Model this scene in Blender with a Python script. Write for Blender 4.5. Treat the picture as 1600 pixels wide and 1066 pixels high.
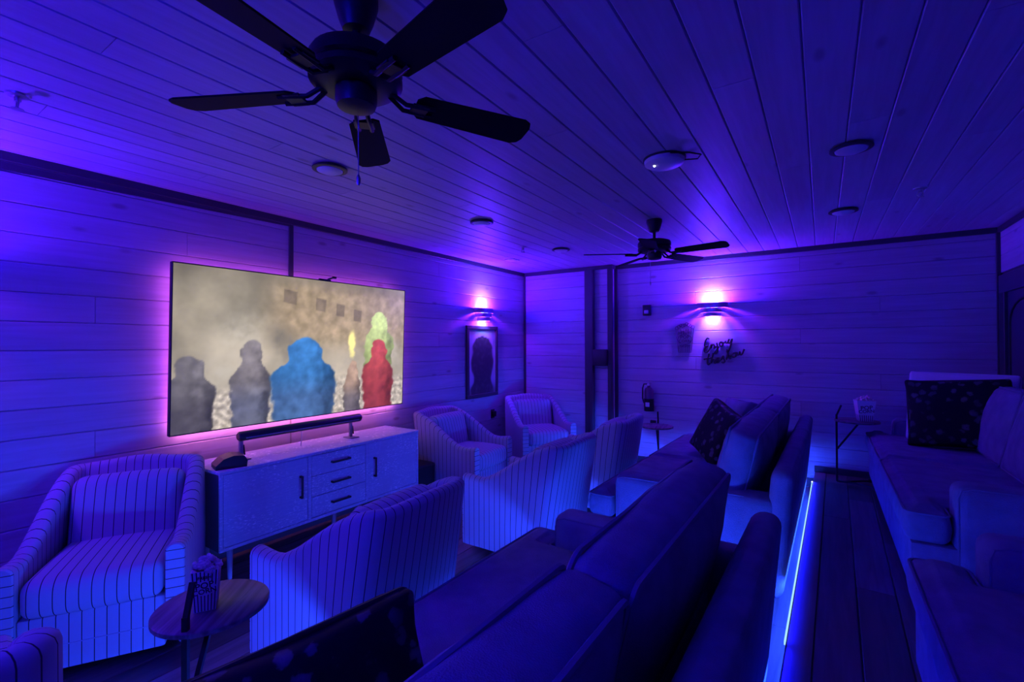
import bpy, bmesh, math, random
from math import sin, cos, pi, radians, sqrt
from mathutils import Vector, Matrix, noise
random.seed(7)
SC = bpy.context.scene
COL = SC.collection
for _o in list(bpy.data.objects):
    bpy.data.objects.remove(_o)

# ------------------------------------------------------------------ camera
cam_d = bpy.data.cameras.new('camera')
cam = bpy.data.objects.new('camera', cam_d)
COL.objects.link(cam)
YAW, PIT, ROL = 0.5828, 0.0078, -0.0042
_f = Vector((-sin(YAW)*cos(PIT), cos(YAW)*cos(PIT), sin(PIT)))
_r = Vector((cos(YAW), sin(YAW), 0)); _u = _r.cross(_f)
_R = cos(ROL)*_r + sin(ROL)*_u; _U = -sin(ROL)*_r + cos(ROL)*_u
_m = Matrix((_R, _U, -_f)).transposed().to_4x4(); _m.translation = Vector((0, 0, 1.65))
cam.matrix_world = _m
cam_d.sensor_width = 36.0
cam_d.lens = 734.65/1600*36.0
cam_d.clip_start = 0.02
SC.camera = cam

# ------------------------------------------------------------------ world, exposure
w = bpy.data.worlds.new('world'); SC.world = w; w.use_nodes = True
w.node_tree.nodes['Background'].inputs[0].default_value = (0.0, 0.0, 0.02, 1)
w.node_tree.nodes['Background'].inputs[1].default_value = 0.0
SC.view_settings.view_transform = 'Standard'
SC.view_settings.look = 'None'
SC.view_settings.gamma = 1.0
SC.view_settings.use_curve_mapping = False
SC.view_settings.exposure = 0.16

# light levels (lamps themselves are built with their fittings further down)
SCONCE_HALO = 30.0; SCONCE_HALO_COL = (0.40, 0.025, 1.0)
SCONCE_CORE = 5.0; SCONCE_CORE_COL = (0.0, 1.0, 0.8)
SCONCE_BLUE = 100.0; SCONCE_BLUE_COL = (0.004, 0.003, 1.0)
LED_BLUE = 1.15; LED_COL = (0.34, 0.66, 1.0)
LED_WATT = 16.0; LED_WATT_COL = (0.015, 0.06, 1.0)
SOFA_LED = 330.0; SOFA_LED_COL = (0.02, 0.06, 1.0)
TV_GAIN = 1.10
TV_BACK = 12.0; TV_BACK_COL = (0.62, 0.10, 0.75); TV_BACK_LOW = (1.0, 0.25, 0.72)

# ------------------------------------------------------------------ room numbers
XL, XR = -3.72, 1.38
YB, YB1, YN = 6.10, 5.98, -1.1
ZC, ZP, FL = 2.715, 0.25, 0.08
PX = -0.20; TH = 0.0203         # platform nosing edge (at y = 0) and its small turn

# ------------------------------------------------------------------ materials
def nmat(name):
    m = bpy.data.materials.new(name); m.use_nodes = True
    nt = m.node_tree
    return m, nt, nt.nodes['Principled BSDF']

def link(nt, a, b): nt.links.new(a, b)

def flat(name, col, rough=0.5, metal=0.0, bump=0.0, bscale=200.0, spec=0.5, var=0.0):
    m, nt, b = nmat(name)
    b.inputs['Base Color'].default_value = (*col, 1)
    b.inputs['Roughness'].default_value = rough
    b.inputs['Metallic'].default_value = metal
    b.inputs['Specular IOR Level'].default_value = spec
    if bump or var:
        tc = nt.nodes.new('ShaderNodeTexCoord'); n = nt.nodes.new('ShaderNodeTexNoise')
        n.inputs['Scale'].default_value = bscale; n.inputs['Detail'].default_value = 3
        link(nt, tc.outputs['Object'], n.inputs['Vector'])
        if bump:
            bp = nt.nodes.new('ShaderNodeBump'); bp.inputs['Strength'].default_value = bump
            bp.inputs['Distance'].default_value = 0.004
            link(nt, n.outputs['Fac'], bp.inputs['Height']); link(nt, bp.outputs['Normal'], b.inputs['Normal'])
        if var:
            n2 = nt.nodes.new('ShaderNodeTexNoise'); n2.inputs['Scale'].default_value = 9.0
            n2.inputs['Detail'].default_value = 5
            link(nt, tc.outputs['Object'], n2.inputs['Vector'])
            r = nt.nodes.new('ShaderNodeMapRange')
            r.inputs[1].default_value = .3; r.inputs[2].default_value = .7
            r.inputs[3].default_value = 1-var; r.inputs[4].default_value = 1+var
            link(nt, n2.outputs['Fac'], r.inputs[0])
            mx = nt.nodes.new('ShaderNodeVectorMath'); mx.operation = 'SCALE'
            mx.inputs[0].default_value = col
            link(nt, r.outputs[0], mx.inputs['Scale']); link(nt, mx.outputs[0], b.inputs['Base Color'])
    return m

def emit(name, col, strength):
    m, nt, b = nmat(name)
    b.inputs['Base Color'].default_value = (0.02, 0.02, 0.02, 1)
    b.inputs['Emission Color'].default_value = (*col, 1)
    b.inputs['Emission Strength'].default_value = strength
    return m

def wood(name, base, dark, axis, rough=0.45, knots=0.5, rnd=0.14, grain=0.25, spec=0.35):
    """planks: grain along axis, knots, a little tone change from piece to piece"""
    m, nt, b = nmat(name)
    N = nt.nodes.new
    tc = N('ShaderNodeTexCoord'); oi = N('ShaderNodeObjectInfo')
    off = N('ShaderNodeVectorMath'); off.operation = 'SCALE'; off.inputs[0].default_value = (37.0, 61.0, 23.0)
    link(nt, oi.outputs['Random'], off.inputs['Scale'])
    ad = N('ShaderNodeVectorMath'); ad.operation = 'ADD'
    link(nt, tc.outputs['Object'], ad.inputs[0]); link(nt, off.outputs[0], ad.inputs[1])
    mp = N('ShaderNodeMapping')
    sc = [22.0, 22.0, 22.0]; sc[axis] = 1.3
    mp.inputs['Scale'].default_value = sc
    link(nt, ad.outputs[0], mp.inputs['Vector'])
    n1 = N('ShaderNodeTexNoise'); n1.inputs['Scale'].default_value = 1.6; n1.inputs['Detail'].default_value = 6
    n1.inputs['Distortion'].default_value = 0.6
    link(nt, mp.outputs[0], n1.inputs['Vector'])
    mp2 = N('ShaderNodeMapping'); s2 = [5.0, 5.0, 5.0]; s2[axis] = 2.0
    mp2.inputs['Scale'].default_value = s2
    link(nt, ad.outputs[0], mp2.inputs['Vector'])
    vo = N('ShaderNodeTexVoronoi'); vo.inputs['Scale'].default_value = 1.0
    link(nt, mp2.outputs[0], vo.inputs['Vector'])
    kr = N('ShaderNodeMapRange'); kr.inputs[1].default_value = 0.05; kr.inputs[2].default_value = 0.13
    kr.inputs[3].default_value = knots; kr.inputs[4].default_value = 0.0
    link(nt, vo.outputs['Distance'], kr.inputs[0])
    gr = N('ShaderNodeMapRange'); gr.inputs[1].default_value = .35; gr.inputs[2].default_value = .7
    gr.inputs[3].default_value = 0; gr.inputs[4].default_value = grain
    link(nt, n1.outputs['Fac'], gr.inputs[0])
    mx = N('ShaderNodeMath'); mx.operation = 'MAXIMUM'
    link(nt, kr.outputs[0], mx.inputs[0]); link(nt, gr.outputs[0], mx.inputs[1])
    mix = N('ShaderNodeMix'); mix.data_type = 'RGBA'
    mix.inputs[6].default_value = (*base, 1); mix.inputs[7].default_value = (*dark, 1)
    link(nt, mx.outputs[0], mix.inputs[0])
    tr = N('ShaderNodeMapRange'); tr.inputs[3].default_value = 1-rnd; tr.inputs[4].default_value = 1+rnd
    link(nt, oi.outputs['Random'], tr.inputs[0])
    sca = N('ShaderNodeVectorMath'); sca.operation = 'SCALE'
    link(nt, mix.outputs[2], sca.inputs[0]); link(nt, tr.outputs[0], sca.inputs['Scale'])
    link(nt, sca.outputs[0], b.inputs['Base Color'])
    b.inputs['Roughness'].default_value = rough
    b.inputs['Specular IOR Level'].default_value = spec
    bp = N('ShaderNodeBump'); bp.inputs['Strength'].default_value = 0.15; bp.inputs['Distance'].default_value = 0.002
    link(nt, n1.outputs['Fac'], bp.inputs['Height']); link(nt, bp.outputs['Normal'], b.inputs['Normal'])
    return m

def striped(name, base, line, pitch, width, soft=0.0):
    m, nt, b = nmat(name); N = nt.nodes.new
    at = N('ShaderNodeAttribute'); at.attribute_name = 's'
    d = N('ShaderNodeMath'); d.operation = 'DIVIDE'; d.inputs[1].default_value = pitch
    link(nt, at.outputs['Fac'], d.inputs[0])
    fr = N('ShaderNodeMath'); fr.operation = 'FRACT'; link(nt, d.outputs[0], fr.inputs[0])
    su = N('ShaderNodeMath'); su.operation = 'SUBTRACT'; su.inputs[1].default_value = 0.5
    link(nt, fr.outputs[0], su.inputs[0])
    ab = N('ShaderNodeMath'); ab.operation = 'ABSOLUTE'; link(nt, su.outputs[0], ab.inputs[0])
    mr = N('ShaderNodeMapRange'); mr.inputs[1].default_value = width/pitch*0.5*0.7
    mr.inputs[2].default_value = width/pitch*0.5*1.3; mr.inputs[3].default_value = 1; mr.inputs[4].default_value = 0
    link(nt, ab.outputs[0], mr.inputs[0])
    mix = N('ShaderNodeMix'); mix.data_type = 'RGBA'
    mix.inputs[6].default_value = (*base, 1); mix.inputs[7].default_value = (*line, 1)
    link(nt, mr.outputs[0], mix.inputs[0]); link(nt, mix.outputs[2], b.inputs['Base Color'])
    b.inputs['Roughness'].default_value = 0.85; b.inputs['Specular IOR Level'].default_value = 0.15
    tc = N('ShaderNodeTexCoord'); n = N('ShaderNodeTexNoise'); n.inputs['Scale'].default_value = 320
    link(nt, tc.outputs['Object'], n.inputs['Vector'])
    bp = N('ShaderNodeBump'); bp.inputs['Strength'].default_value = 0.25; bp.inputs['Distance'].default_value = 0.002
    link(nt, n.outputs['Fac'], bp.inputs['Height']); link(nt, bp.outputs['Normal'], b.inputs['Normal'])
    return m

def floral(name):
    m, nt, b = nmat(name); N = nt.nodes.new
    tc = N('ShaderNodeTexCoord')
    n = N('ShaderNodeTexNoise'); n.inputs['Scale'].default_value = 26; n.inputs['Detail'].default_value = 3
    link(nt, tc.outputs['Object'], n.inputs['Vector'])
    ad = N('ShaderNodeVectorMath'); ad.operation = 'MULTIPLY_ADD'
    ad.inputs[1].default_value = (.05, .05, .05)
    link(nt, n.outputs['Color'], ad.inputs[0]); link(nt, tc.outputs['Object'], ad.inputs[2])
    v = N('ShaderNodeTexVoronoi'); v.inputs['Scale'].default_value = 14
    link(nt, ad.outputs[0], v.inputs['Vector'])
    r = N('ShaderNodeValToRGB')
    e = r.color_ramp.elements
    e[0].position = 0.0; e[0].color = (0.05, 0.05, 0.06, 1)
    e[1].position = 0.50; e[1].color = (0.006, 0.006, 0.012, 1)
    x = e.new(0.12); x.color = (0.12, 0.12, 0.15, 1)
    x = e.new(0.30); x.color = (0.09, 0.09, 0.115, 1)
    x = e.new(0.36); x.color = (0.008, 0.008, 0.014, 1)
    link(nt, v.outputs['Distance'], r.inputs[0])
    n3 = N('ShaderNodeTexNoise'); n3.inputs['Scale'].default_value = 6
    link(nt, tc.outputs['Object'], n3.inputs['Vector'])
    mr = N('ShaderNodeMapRange'); mr.inputs[1].default_value = .30; mr.inputs[2].default_value = .62
    link(nt, n3.outputs['Fac'], mr.inputs[0])
    mix = N('ShaderNodeMix'); mix.data_type = 'RGBA'; mix.inputs[6].default_value = (.006, .006, .012, 1)
    link(nt, mr.outputs[0], mix.inputs[0]); link(nt, r.outputs[0], mix.inputs[7])
    link(nt, mix.outputs[2], b.inputs['Base Color'])
    b.inputs['Roughness'].default_value = 0.7; b.inputs['Specular IOR Level'].default_value = 0.2
    return m

def distressed(name):
    m, nt, b = nmat(name); N = nt.nodes.new
    tc = N('ShaderNodeTexCoord')
    def layer(scale, lo, hi):
        mp = N('ShaderNodeMapping'); mp.inputs['Scale'].default_value = scale
        link(nt, tc.outputs['Object'], mp.inputs['Vector'])
        n = N('ShaderNodeTexNoise'); n.inputs['Scale'].default_value = 1.0; n.inputs['Detail'].default_value = 5
        n.inputs['Roughness'].default_value = 0.65
        link(nt, mp.outputs[0], n.inputs['Vector'])
        r = N('ShaderNodeMapRange'); r.inputs[1].default_value = lo; r.inputs[2].default_value = hi
        link(nt, n.outputs['Fac'], r.inputs[0]); return r.outputs[0]
    a = layer((40, 34, 120), .55, .58); c = layer((6, 4.5, 6), .42, .60)
    g = layer((3, 2, 90), .3, .8)
    mu = N('ShaderNodeMath'); mu.operation = 'MULTIPLY'; link(nt, a, mu.inputs[0]); link(nt, c, mu.inputs[1])
    m1 = N('ShaderNodeMix'); m1.data_type = 'RGBA'
    m1.inputs[6].default_value = (.52, .55, .64, 1); m1.inputs[7].default_value = (.64, .67, .74, 1)
    link(nt, g, m1.inputs[0])
    m2 = N('ShaderNodeMix'); m2.data_type = 'RGBA'; m2.inputs[7].default_value = (1.0, 1.0, 1.0, 1)
    link(nt, mu.outputs[0], m2.inputs[0]); link(nt, m1.outputs[2], m2.inputs[6])
    link(nt, m2.outputs[2], b.inputs['Base Color'])
    b.inputs['Roughness'].default_value = 0.55
    return m

def vcol(name, gain, emission=True, rough=0.4):
    m, nt, b = nmat(name)
    at = nt.nodes.new('ShaderNodeAttribute'); at.attribute_name = 'c'
    if emission:
        b.inputs['Base Color'].default_value = (.01, .01, .01, 1)
        link(nt, at.outputs['Color'], b.inputs['Emission Color'])
        b.inputs['Emission Strength'].default_value = gain
        b.inputs['Roughness'].default_value = 0.35
    else:
        link(nt, at.outputs['Color'], b.inputs['Base Color']); b.inputs['Roughness'].default_value = rough
    return m

PINE = (.50, .46, .56); PINED = (.24, .19, .22)
M = dict(
    wall_y=wood('pine_wall_left', PINE, PINED, 1, rnd=.07, knots=.75, grain=.3),
    wall_x=wood('pine_wall_back', PINE, PINED, 0, rnd=.07, knots=.75, grain=.3),
    ceil=wood('pine_ceiling', (.46, .42, .52), PINED, 1, rnd=.08, knots=.7, grain=.3, rough=.5),
    backing=flat('wall_backing', (.10, .09, .10), .9),
    trim=flat('dark_trim', (.045, .045, .055), .5, bump=.1),
    floor=wood('dark_plank_floor', (.17, .15, .16), (.06, .05, .06), 1, rough=.35, knots=.3, rnd=.45, grain=.7, spec=.5),
    nosing=wood('nosing_board', (.30, .27, .28), (.12, .10, .10), 1, rough=.4, knots=.1, rnd=.1),
    black=flat('black_metal', (.008, .008, .010), .45, spec=.35),
    blade=flat('black_blade', (.006, .006, .007), .75, spec=.12),
    sofa=flat('grey_sofa_fabric', (.22, .24, .34), .9, bump=.9, bscale=260, spec=.10, var=.16),
    sofa2=flat('grey_sofa_piping', (.20, .22, .31), .9, spec=.1),
    stripe=striped('striped_fabric', (.40, .42, .50), (.045, .045, .06), .047, .0040),
    chairbase=flat('chair_base', (.012, .012, .014), .5),
    floral=floral('floral_cloth'),
    white=flat('white_trim_cloth', (.70, .70, .74), .8),
    dresser=distressed('distressed_paint'),
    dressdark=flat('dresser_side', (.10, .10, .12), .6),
    handle=flat('dark_handle', (.03, .03, .035), .4),
    legmetal=flat('pale_leg', (.45, .45, .48), .5),
    plastic=flat('black_plastic', (.02, .02, .024), .45),
    grey=flat('grey_plastic', (.25, .25, .28), .5),
    whitep=flat('white_plastic', (.72, .72, .75), .4),
    wtop=wood('table_top_wood', (.24, .20, .22), (.07, .05, .05), 0, rough=.4, knots=.2, rnd=.1, grain=.95),
    popcorn=flat('popcorn', (.78, .74, .66), .8, bump=.3, bscale=90, var=.25),
    paper=flat('popcorn_paper', (.75, .74, .76), .6),
    ink=flat('dark_ink', (.03, .02, .03), .6),
    steel=flat('steel', (.45, .45, .48), .3, metal=.8),
    red=flat('extinguisher_red', (.10, .05, .11), .3),
    sign=flat('sign_purple', (.07, .035, .10), .6),
    signblack=flat('sign_black', (.014, .014, .02), .6),
    bronze=flat('sconce_bronze', (.34, .31, .40), .45, metal=.2),
    glassw=flat('lamp_lens', (.62, .62, .66), .5),
    door=flat('door_paint', (.06, .06, .09), .5),
    led=emit('led_blue', LED_COL, LED_BLUE),
    sofaled=emit('led_under_sofa', SOFA_LED_COL, SOFA_LED),
    tvled=emit('tv_backlight', TV_BACK_COL, TV_BACK),
    tvledlow=emit('tv_backlight_low', TV_BACK_LOW, TV_BACK*3.2),
    bulb=emit('bulb', (.30, .75, 1.0), 6.0),
    dot=emit('status_dot', (.8, .8, 1.0), 6.0),
)

# ------------------------------------------------------------------ mesh helpers
class G:
    def __init__(s): s.v = []; s.f = []; s.s = None
    def add(s, vs, fs):
        o = len(s.v); s.v += [tuple(p) for p in vs]; s.f += [tuple(i+o for i in q) for q in fs]; return s
    def box(s, x0, y0, z0, x1, y1, z1):
        return s.add([(x0,y0,z0),(x1,y0,z0),(x1,y1,z0),(x0,y1,z0),(x0,y0,z1),(x1,y0,z1),(x1,y1,z1),(x0,y1,z1)],
              [(0,3,2,1),(4,5,6,7),(0,1,5,4),(1,2,6,5),(2,3,7,6),(3,0,4,7)])
    def bev(s, x0, y0, z0, x1, y1, z1, r=.01, seg=2, M4=None):
        bm = bmesh.new(); bmesh.ops.create_cube(bm, size=1)
        for v in bm.verts:
            v.co = Vector(((x0+x1)/2+v.co.x*(x1-x0), (y0+y1)/2+v.co.y*(y1-y0), (z0+z1)/2+v.co.z*(z1-z0)))
        bmesh.ops.bevel(bm, geom=bm.edges[:], offset=r, segments=seg, affect='EDGES', profile=0.5)
        bm.verts.index_update()
        vs = [(M4 @ v.co if M4 else v.co.copy()) for v in bm.verts]
        s.add([tuple(v) for v in vs], [tuple(v.index for v in f.verts) for f in bm.faces]); bm.free(); return s
    def lathe(s, prof, n=20, c=(0,0,0), a0=0.0):
        vs = []; fs = []
        for (r, z) in prof:
            for k in range(n):
                a = a0+2*pi*k/n; vs.append((c[0]+r*cos(a), c[1]+r*sin(a), c[2]+z))
        for i in range(len(prof)-1):
            for k in range(n):
                fs.append((i*n+k, i*n+(k+1) % n, (i+1)*n+(k+1) % n, (i+1)*n+k))
        fs.append(tuple(range(n-1, -1, -1))); fs.append(tuple((len(prof)-1)*n+k for k in range(n)))
        return s.add(vs, fs)
    def tube(s, pts, r, n=8, closed=False, flatk=1.0):
        pts = [Vector(p) for p in pts]; m = len(pts); vs = []; fs = []
        prev = None
        for i, p in enumerate(pts):
            if closed: t = pts[(i+1) % m]-pts[i-1]
            else: t = pts[min(i+1, m-1)]-pts[max(i-1, 0)]
            t = t.normalized() if t.length > 1e-9 else Vector((0,0,1))
            if prev is None:
                a = Vector((0,0,1)) if abs(t.z) < .9 else Vector((1,0,0))
                nx = a.cross(t).normalized()
            else:
                nx = prev - t*prev.dot(t); nx = nx.normalized() if nx.length > 1e-6 else Vector((1,0,0))
            prev = nx; ny = t.cross(nx)
            for k in range(n):
                an = 2*pi*k/n+pi/n; vs.append(tuple(p+nx*(r*cos(an))+ny*(r*flatk*sin(an))))
        for i in range(m if closed else m-1):
            j = (i+1) % m
            for k in range(n):
                fs.append((i*n+k, i*n+(k+1) % n, j*n+(k+1) % n, j*n+k))
        if not closed:
            fs.append(tuple(range(n-1, -1, -1))); fs.append(tuple((m-1)*n+k for k in range(n)))
        return s.add(vs, fs)
    def prism(s, poly, z0, z1, axis=2, M4=None):
        n = len(poly)
        def p3(p, z):
            q = [(p[0],p[1],z), (p[0],z,p[1]), (z,p[0],p[1])][{2:0,1:1,0:2}[axis]]
            return tuple(M4 @ Vector(q)) if M4 else q
        vs = [p3(p, z0) for p in poly]+[p3(p, z1) for p in poly]
        fs = [tuple(range(n-1,-1,-1)), tuple(range(n, 2*n))]+[(i, (i+1) % n, n+(i+1) % n, n+i) for i in range(n)]
        return s.add(vs, fs)
    def soft(s, hx, hy, hz, r, bulge=(0,0,0), n=7, c=(0,0,0), M4=None, wr=0.0, seed=0, pinch=0.0):
        """soft cushion: rounded box of half sizes h with bulging faces and faint wrinkles"""
        def axis(h):
            rr = min(r, h*.98)
            e = [-h+rr*(1-cos(a)) if False else -h+rr*t for t in (0, .12, .35, .65, 1)]
            i = [(-h+rr)+(2*h-2*rr)*k/n for k in range(1, n)]
            return e+i+[-x for x in reversed(e)]
        A = (axis(hx), axis(hy), axis(hz)); H = (hx, hy, hz)
        idx = {}; vs = []; fs = []
        def vert(ijk):
            if ijk in idx: return idx[ijk]
            p = [A[k][ijk[k]] for k in range(3)]
            q = [max(-(H[k]-min(r, H[k]*.98)), min(H[k]-min(r, H[k]*.98), p[k])) for k in range(3)]
            d = Vector(p)-Vector(q)
            o = Vector(q)
            if d.length > 1e-9:
                dn = d.normalized(); o = o+Vector([dn[k]*min(r, H[k]*.98) for k in range(3)])
            fx, fy, fz = [1-(o[k]/H[k])**2 if abs(o[k]) < H[k] else 0 for k in range(3)]
            gx, gy, gz = sqrt(max(fx,0)), sqrt(max(fy,0)), sqrt(max(fz,0))
            b = Vector((bulge[0]*gy*gz*(o.x/hx), bulge[1]*gx*gz*(o.y/hy), bulge[2]*gx*gy*(o.z/hz)))
            if pinch:
                ex, ey = abs(o.x/hx), abs(o.y/hy)
                k = 1-pinch*(1-(ex*ey)**1.5)*max(ex, ey)**4
                b.x += o.x*(k-1); b.y += o.y*(k-1)
            o2 = o+b
            if wr:
                nv = noise.noise_vector(Vector((o2.x*5+seed*3.1, o2.y*5-seed*1.7, o2.z*5+seed)))
                n2 = noise.noise_vector(Vector((o2.x*13+seed, o2.y*13, o2.z*13)))
                o2 = o2+nv*wr+n2*wr*.35
            o2 = o2+Vector(c)
            if M4: o2 = M4 @ o2
            idx[ijk] = len(vs); vs.append(tuple(o2)); return idx[ijk]
        L = [len(a)-1 for a in A]
        for ax in range(3):
            u, v = [(1,2),(2,0),(0,1)][ax]
            for side in (0, L[ax]):
                for i in range(L[u]):
                    for j in range(L[v]):
                        def P(a, b_):
                            t = [0,0,0]; t[ax] = side; t[u] = a; t[v] = b_; return vert(tuple(t))
                        q = (P(i,j), P(i+1,j), P(i+1,j+1), P(i,j+1))
                        fs.append(q if side else q[::-1])
        return s.add(vs, fs)
    def mesh(s, name):
        me = bpy.data.meshes.new(name); me.from_pydata(s.v, [], s.f)
        return me

def obj(name, g, mat, parent=None, smooth=True, label=None, angle=40, stripe=None, loc=None):
    me = g if isinstance(g, bpy.types.Mesh) else g.mesh(name)
    if not isinstance(g, bpy.types.Mesh):
        bm = bmesh.new(); bm.from_mesh(me); bmesh.ops.recalc_face_normals(bm, faces=bm.faces[:]); bm.to_mesh(me); bm.free()
        me.materials.append(mat)
        if smooth:
            me.polygons.foreach_set('use_smooth', [True]*len(me.polygons))
            me.set_sharp_from_angle(angle=radians(angle))
        if stripe is not None:
            at = me.attributes.new('s', 'FLOAT', 'POINT')
            at.data.foreach_set('value', [stripe(v.co) for v in me.vertices] if callable(stripe) else stripe)
    o = bpy.data.objects.new(name, me); COL.objects.link(o)
    if parent: o.parent = parent
    if label: o['label'] = label
    if loc: o.location = loc
    return o

def tag(o, label, cat, group=None):
    o['label'] = label; o['category'] = cat
    if group: o['group'] = group
    return o

def thing(name, label, cat, loc=(0,0,0), rz=0.0, group=None):
    o = bpy.data.objects.new(name, None); COL.objects.link(o); o.empty_display_size = .1
    o.location = loc; o.rotation_euler = (0, 0, rz)
    return tag(o, label, cat, group)

def struct(o): o['kind'] = 'structure'; return o

def dup(root, loc, rz, label, group=None):
    r = root.copy(); COL.objects.link(r); r.location = loc; r.rotation_euler = (0, 0, rz)
    r['label'] = label
    if group: r['group'] = group
    for ch in list(root.children):
        c = ch.copy(); COL.objects.link(c); c.parent = r
        for gch in list(ch.children):
            d = gch.copy(); COL.objects.link(d); d.parent = c
    return r

def light(name, kind, loc, power, col, parent=None, **kw):
    d = bpy.data.lights.new(name, kind); d.energy = power; d.color = col
    for k, v in kw.items(): setattr(d, k, v)
    o = bpy.data.objects.new(name, d); COL.objects.link(o); o.location = loc
    if parent: o.parent = parent
    return o

# ------------------------------------------------------------------ room shell
T = .016
def shell(name, b):
    return struct(obj(name, G().box(*b), M['backing'], smooth=False))
wl = shell('wall_left', (XL-.14, YN-.12, -.1, XL-T, YB+.12, ZC+.1))
wb = shell('wall_back', (XL-.14, YB+T, -.1, XR+.14, YB+.14, ZC+.1))
wr = shell('wall_right', (XR+T, YN-.12, -.1, XR+.14, YB+.12, ZC+.1))
wn = struct(obj('wall_front', G().box(XL-.14, YN-.14, -.1, XR+.14, YN, ZC+.1), M['wall_x'], smooth=False))
ce = shell('ceiling', (XL-.14, YN-.14, ZC+T, XR+.14, YB+.14, ZC+.12))
fl = shell('floor', (XL-.14, YN-.14, -.06, XR+.14, YB+.14, FL-T))
pf = struct(obj('floor_platform', G().box(PX+.03, YN-.1, FL-.02, XR+.06, YB+.05, ZP-T), M['trim'], smooth=False))
pf.rotation_euler = (0, 0, -TH)
bw = shell('wall_back_left', (XL-T, YB1+T, FL-.02, -2.345-T, YB+.02, ZC+.02))

_pl = {}
def plank_mesh(L, W, key, mat, cham=.005):
    k = (round(L, 3), round(W, 4), key)
    if k in _pl: return _pl[k]
    t = T; c = cham
    prof = [(0, -t*.98), (0, -c), (c, 0), (W-c, 0), (W, -c), (W, -t*.98)]   # (across, out)
    g = G(); e = .0012
    vs = []
    for xx in (e, L-e):
        for (a, o) in prof: vs.append((xx, a, o))
    n = 6
    g.add(vs, [tuple(range(n)), tuple(range(2*n-1, n-1, -1))]+[(i, n+i, n+(i+1) % n, (i+1) % n) for i in range(n)])
    # map (along, across, out) to object axes
    mp = {'yz': lambda p: (p[2], p[0], p[1]), 'xz': lambda p: (p[0], -p[2], p[1]), 'yz-': lambda p: (-p[2], p[0], p[1]),
          'yx-': lambda p: (p[1], p[0], -p[2]), 'yx': lambda p: (p[1], p[0], p[2])}[key]
    g.v = [mp(p) for p in g.v]
    me = g.mesh('plank')
    bm = bmesh.new(); bm.from_mesh(me); bmesh.ops.recalc_face_normals(bm, faces=bm.faces[:]); bm.to_mesh(me); bm.free()
    me.materials.append(mat); _pl[k] = me; return me

def plank(L, W, key, mat, loc, parent):
    o = bpy.data.objects.new('plank', plank_mesh(L, W, key, mat)); COL.objects.link(o)
    o.parent = parent; o.location = loc; return o

def rows(z0, pitch, lo, hi):
    out = []; k = math.floor((lo-z0)/pitch)
    while z0+k*pitch < hi:
        a = max(lo, z0+k*pitch); b = min(hi, z0+(k+1)*pitch)
        if b-a > .02: out.append((a, b-.0015))
        k += 1
    return out

def split(lo, hi, joints):
    c = [lo]+[j for j in sorted(joints) if lo+.2 < j < hi-.2]+[hi]
    return list(zip(c[:-1], c[1:]))

SEAM = 2.27
for i, (a, b) in enumerate(rows(1.627, .1643, FL, ZC)):
    for (lo, hi) in ((YN, SEAM), (SEAM, YB1)):
        js = [[-.3, 4.1], [1.0, 3.3], [.4], [4.7, 2.9], [1.5]][i % 5]
        for (p, q) in split(lo, hi, js): plank(q-p, b-a, 'yz', M['wall_y'], (XL, p, a), wl)
for i, (a, b) in enumerate(rows(1.6505, .1604, FL, ZC)):
    js = [[-.2], [], [.5], [-1.3], []][i % 5]
    for (p, q) in split(-2.345, XR, js):
        if b > ZP or q <= PX+.1: plank(q-p, b-a, 'xz', M['wall_x'], (p, YB, a), wb)
        else: plank(q-p, b-a, 'xz', M['wall_x'], (p, YB, a), wb)
    for (p, q) in ((XL, -2.345),): plank(q-p, b-a, 'xz', M['wall_x'], (p, YB1, a), bw)
    # return face of the boxed-out part
    plank(YB-YB1-.004, b-a, 'yz', M['wall_x'], (-2.345, YB1+.002, a), bw)
    if a < 2.25:
        for (p, q) in split(2.6, 4.95, [4.4] if i % 2 else [3.6]): plank(q-p, min(b, 2.2655)-a, 'yz-', M['wall_y'], (XR, p, a), wr)
    if b > 2.30:
        for (p, q) in split(2.6, YB, [4.4] if i % 2 else [3.6]): plank(q-p, b-max(a, 2.267), 'yz-', M['wall_y'], (XR, p, max(a, 2.267)), wr)
x = -.05
while x > XL: x -= .1645
k = 0
while x < XR:
    a, b = max(XL, x), min(XR, x+.163)
    js = [[.6, 4.4], [2.1], [-.2, 3.3], [1.4, 5.2], [2.8]][k % 5]
    if b-a > .02:
        for (p, q) in split(YN, YB, js): plank(q-p, b-a, 'yx-', M['ceil'], (a, p, ZC), ce)
    x += .1645; k += 1
# floors
x = XL; k = 0
while x < -.02:
    b = min(-.02, x+.1785)
    for (p, q) in split(YN, YB, [[.7, 3.6], [2.4, 4.9], [1.6, 5.4], [-.1, 3.0]][k % 4]):
        plank(q-p, b-x, 'yx', M['floor'], (x, p, FL), fl)
    x += .18; k += 1
x = PX+.105; k = 0
while x < XR+.06:
    b = min(XR+.06, x+.1785)
    for (p, q) in split(YN-.05, YB+.045, [[.9, 2.3, 4.6], [1.6, 3.35, 5.2], [2.9, 4.2], [1.2, 3.8, 5.5]][k % 4]):
        plank(q-p, b-x, 'yx', M['floor'], (x, p, ZP), pf)
    x += .18; k += 1
obj('nosing', G().bev(PX, YN, ZP-.03, PX+.102, YB+.04, ZP+.002, .006), M['nosing'], pf)

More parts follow.
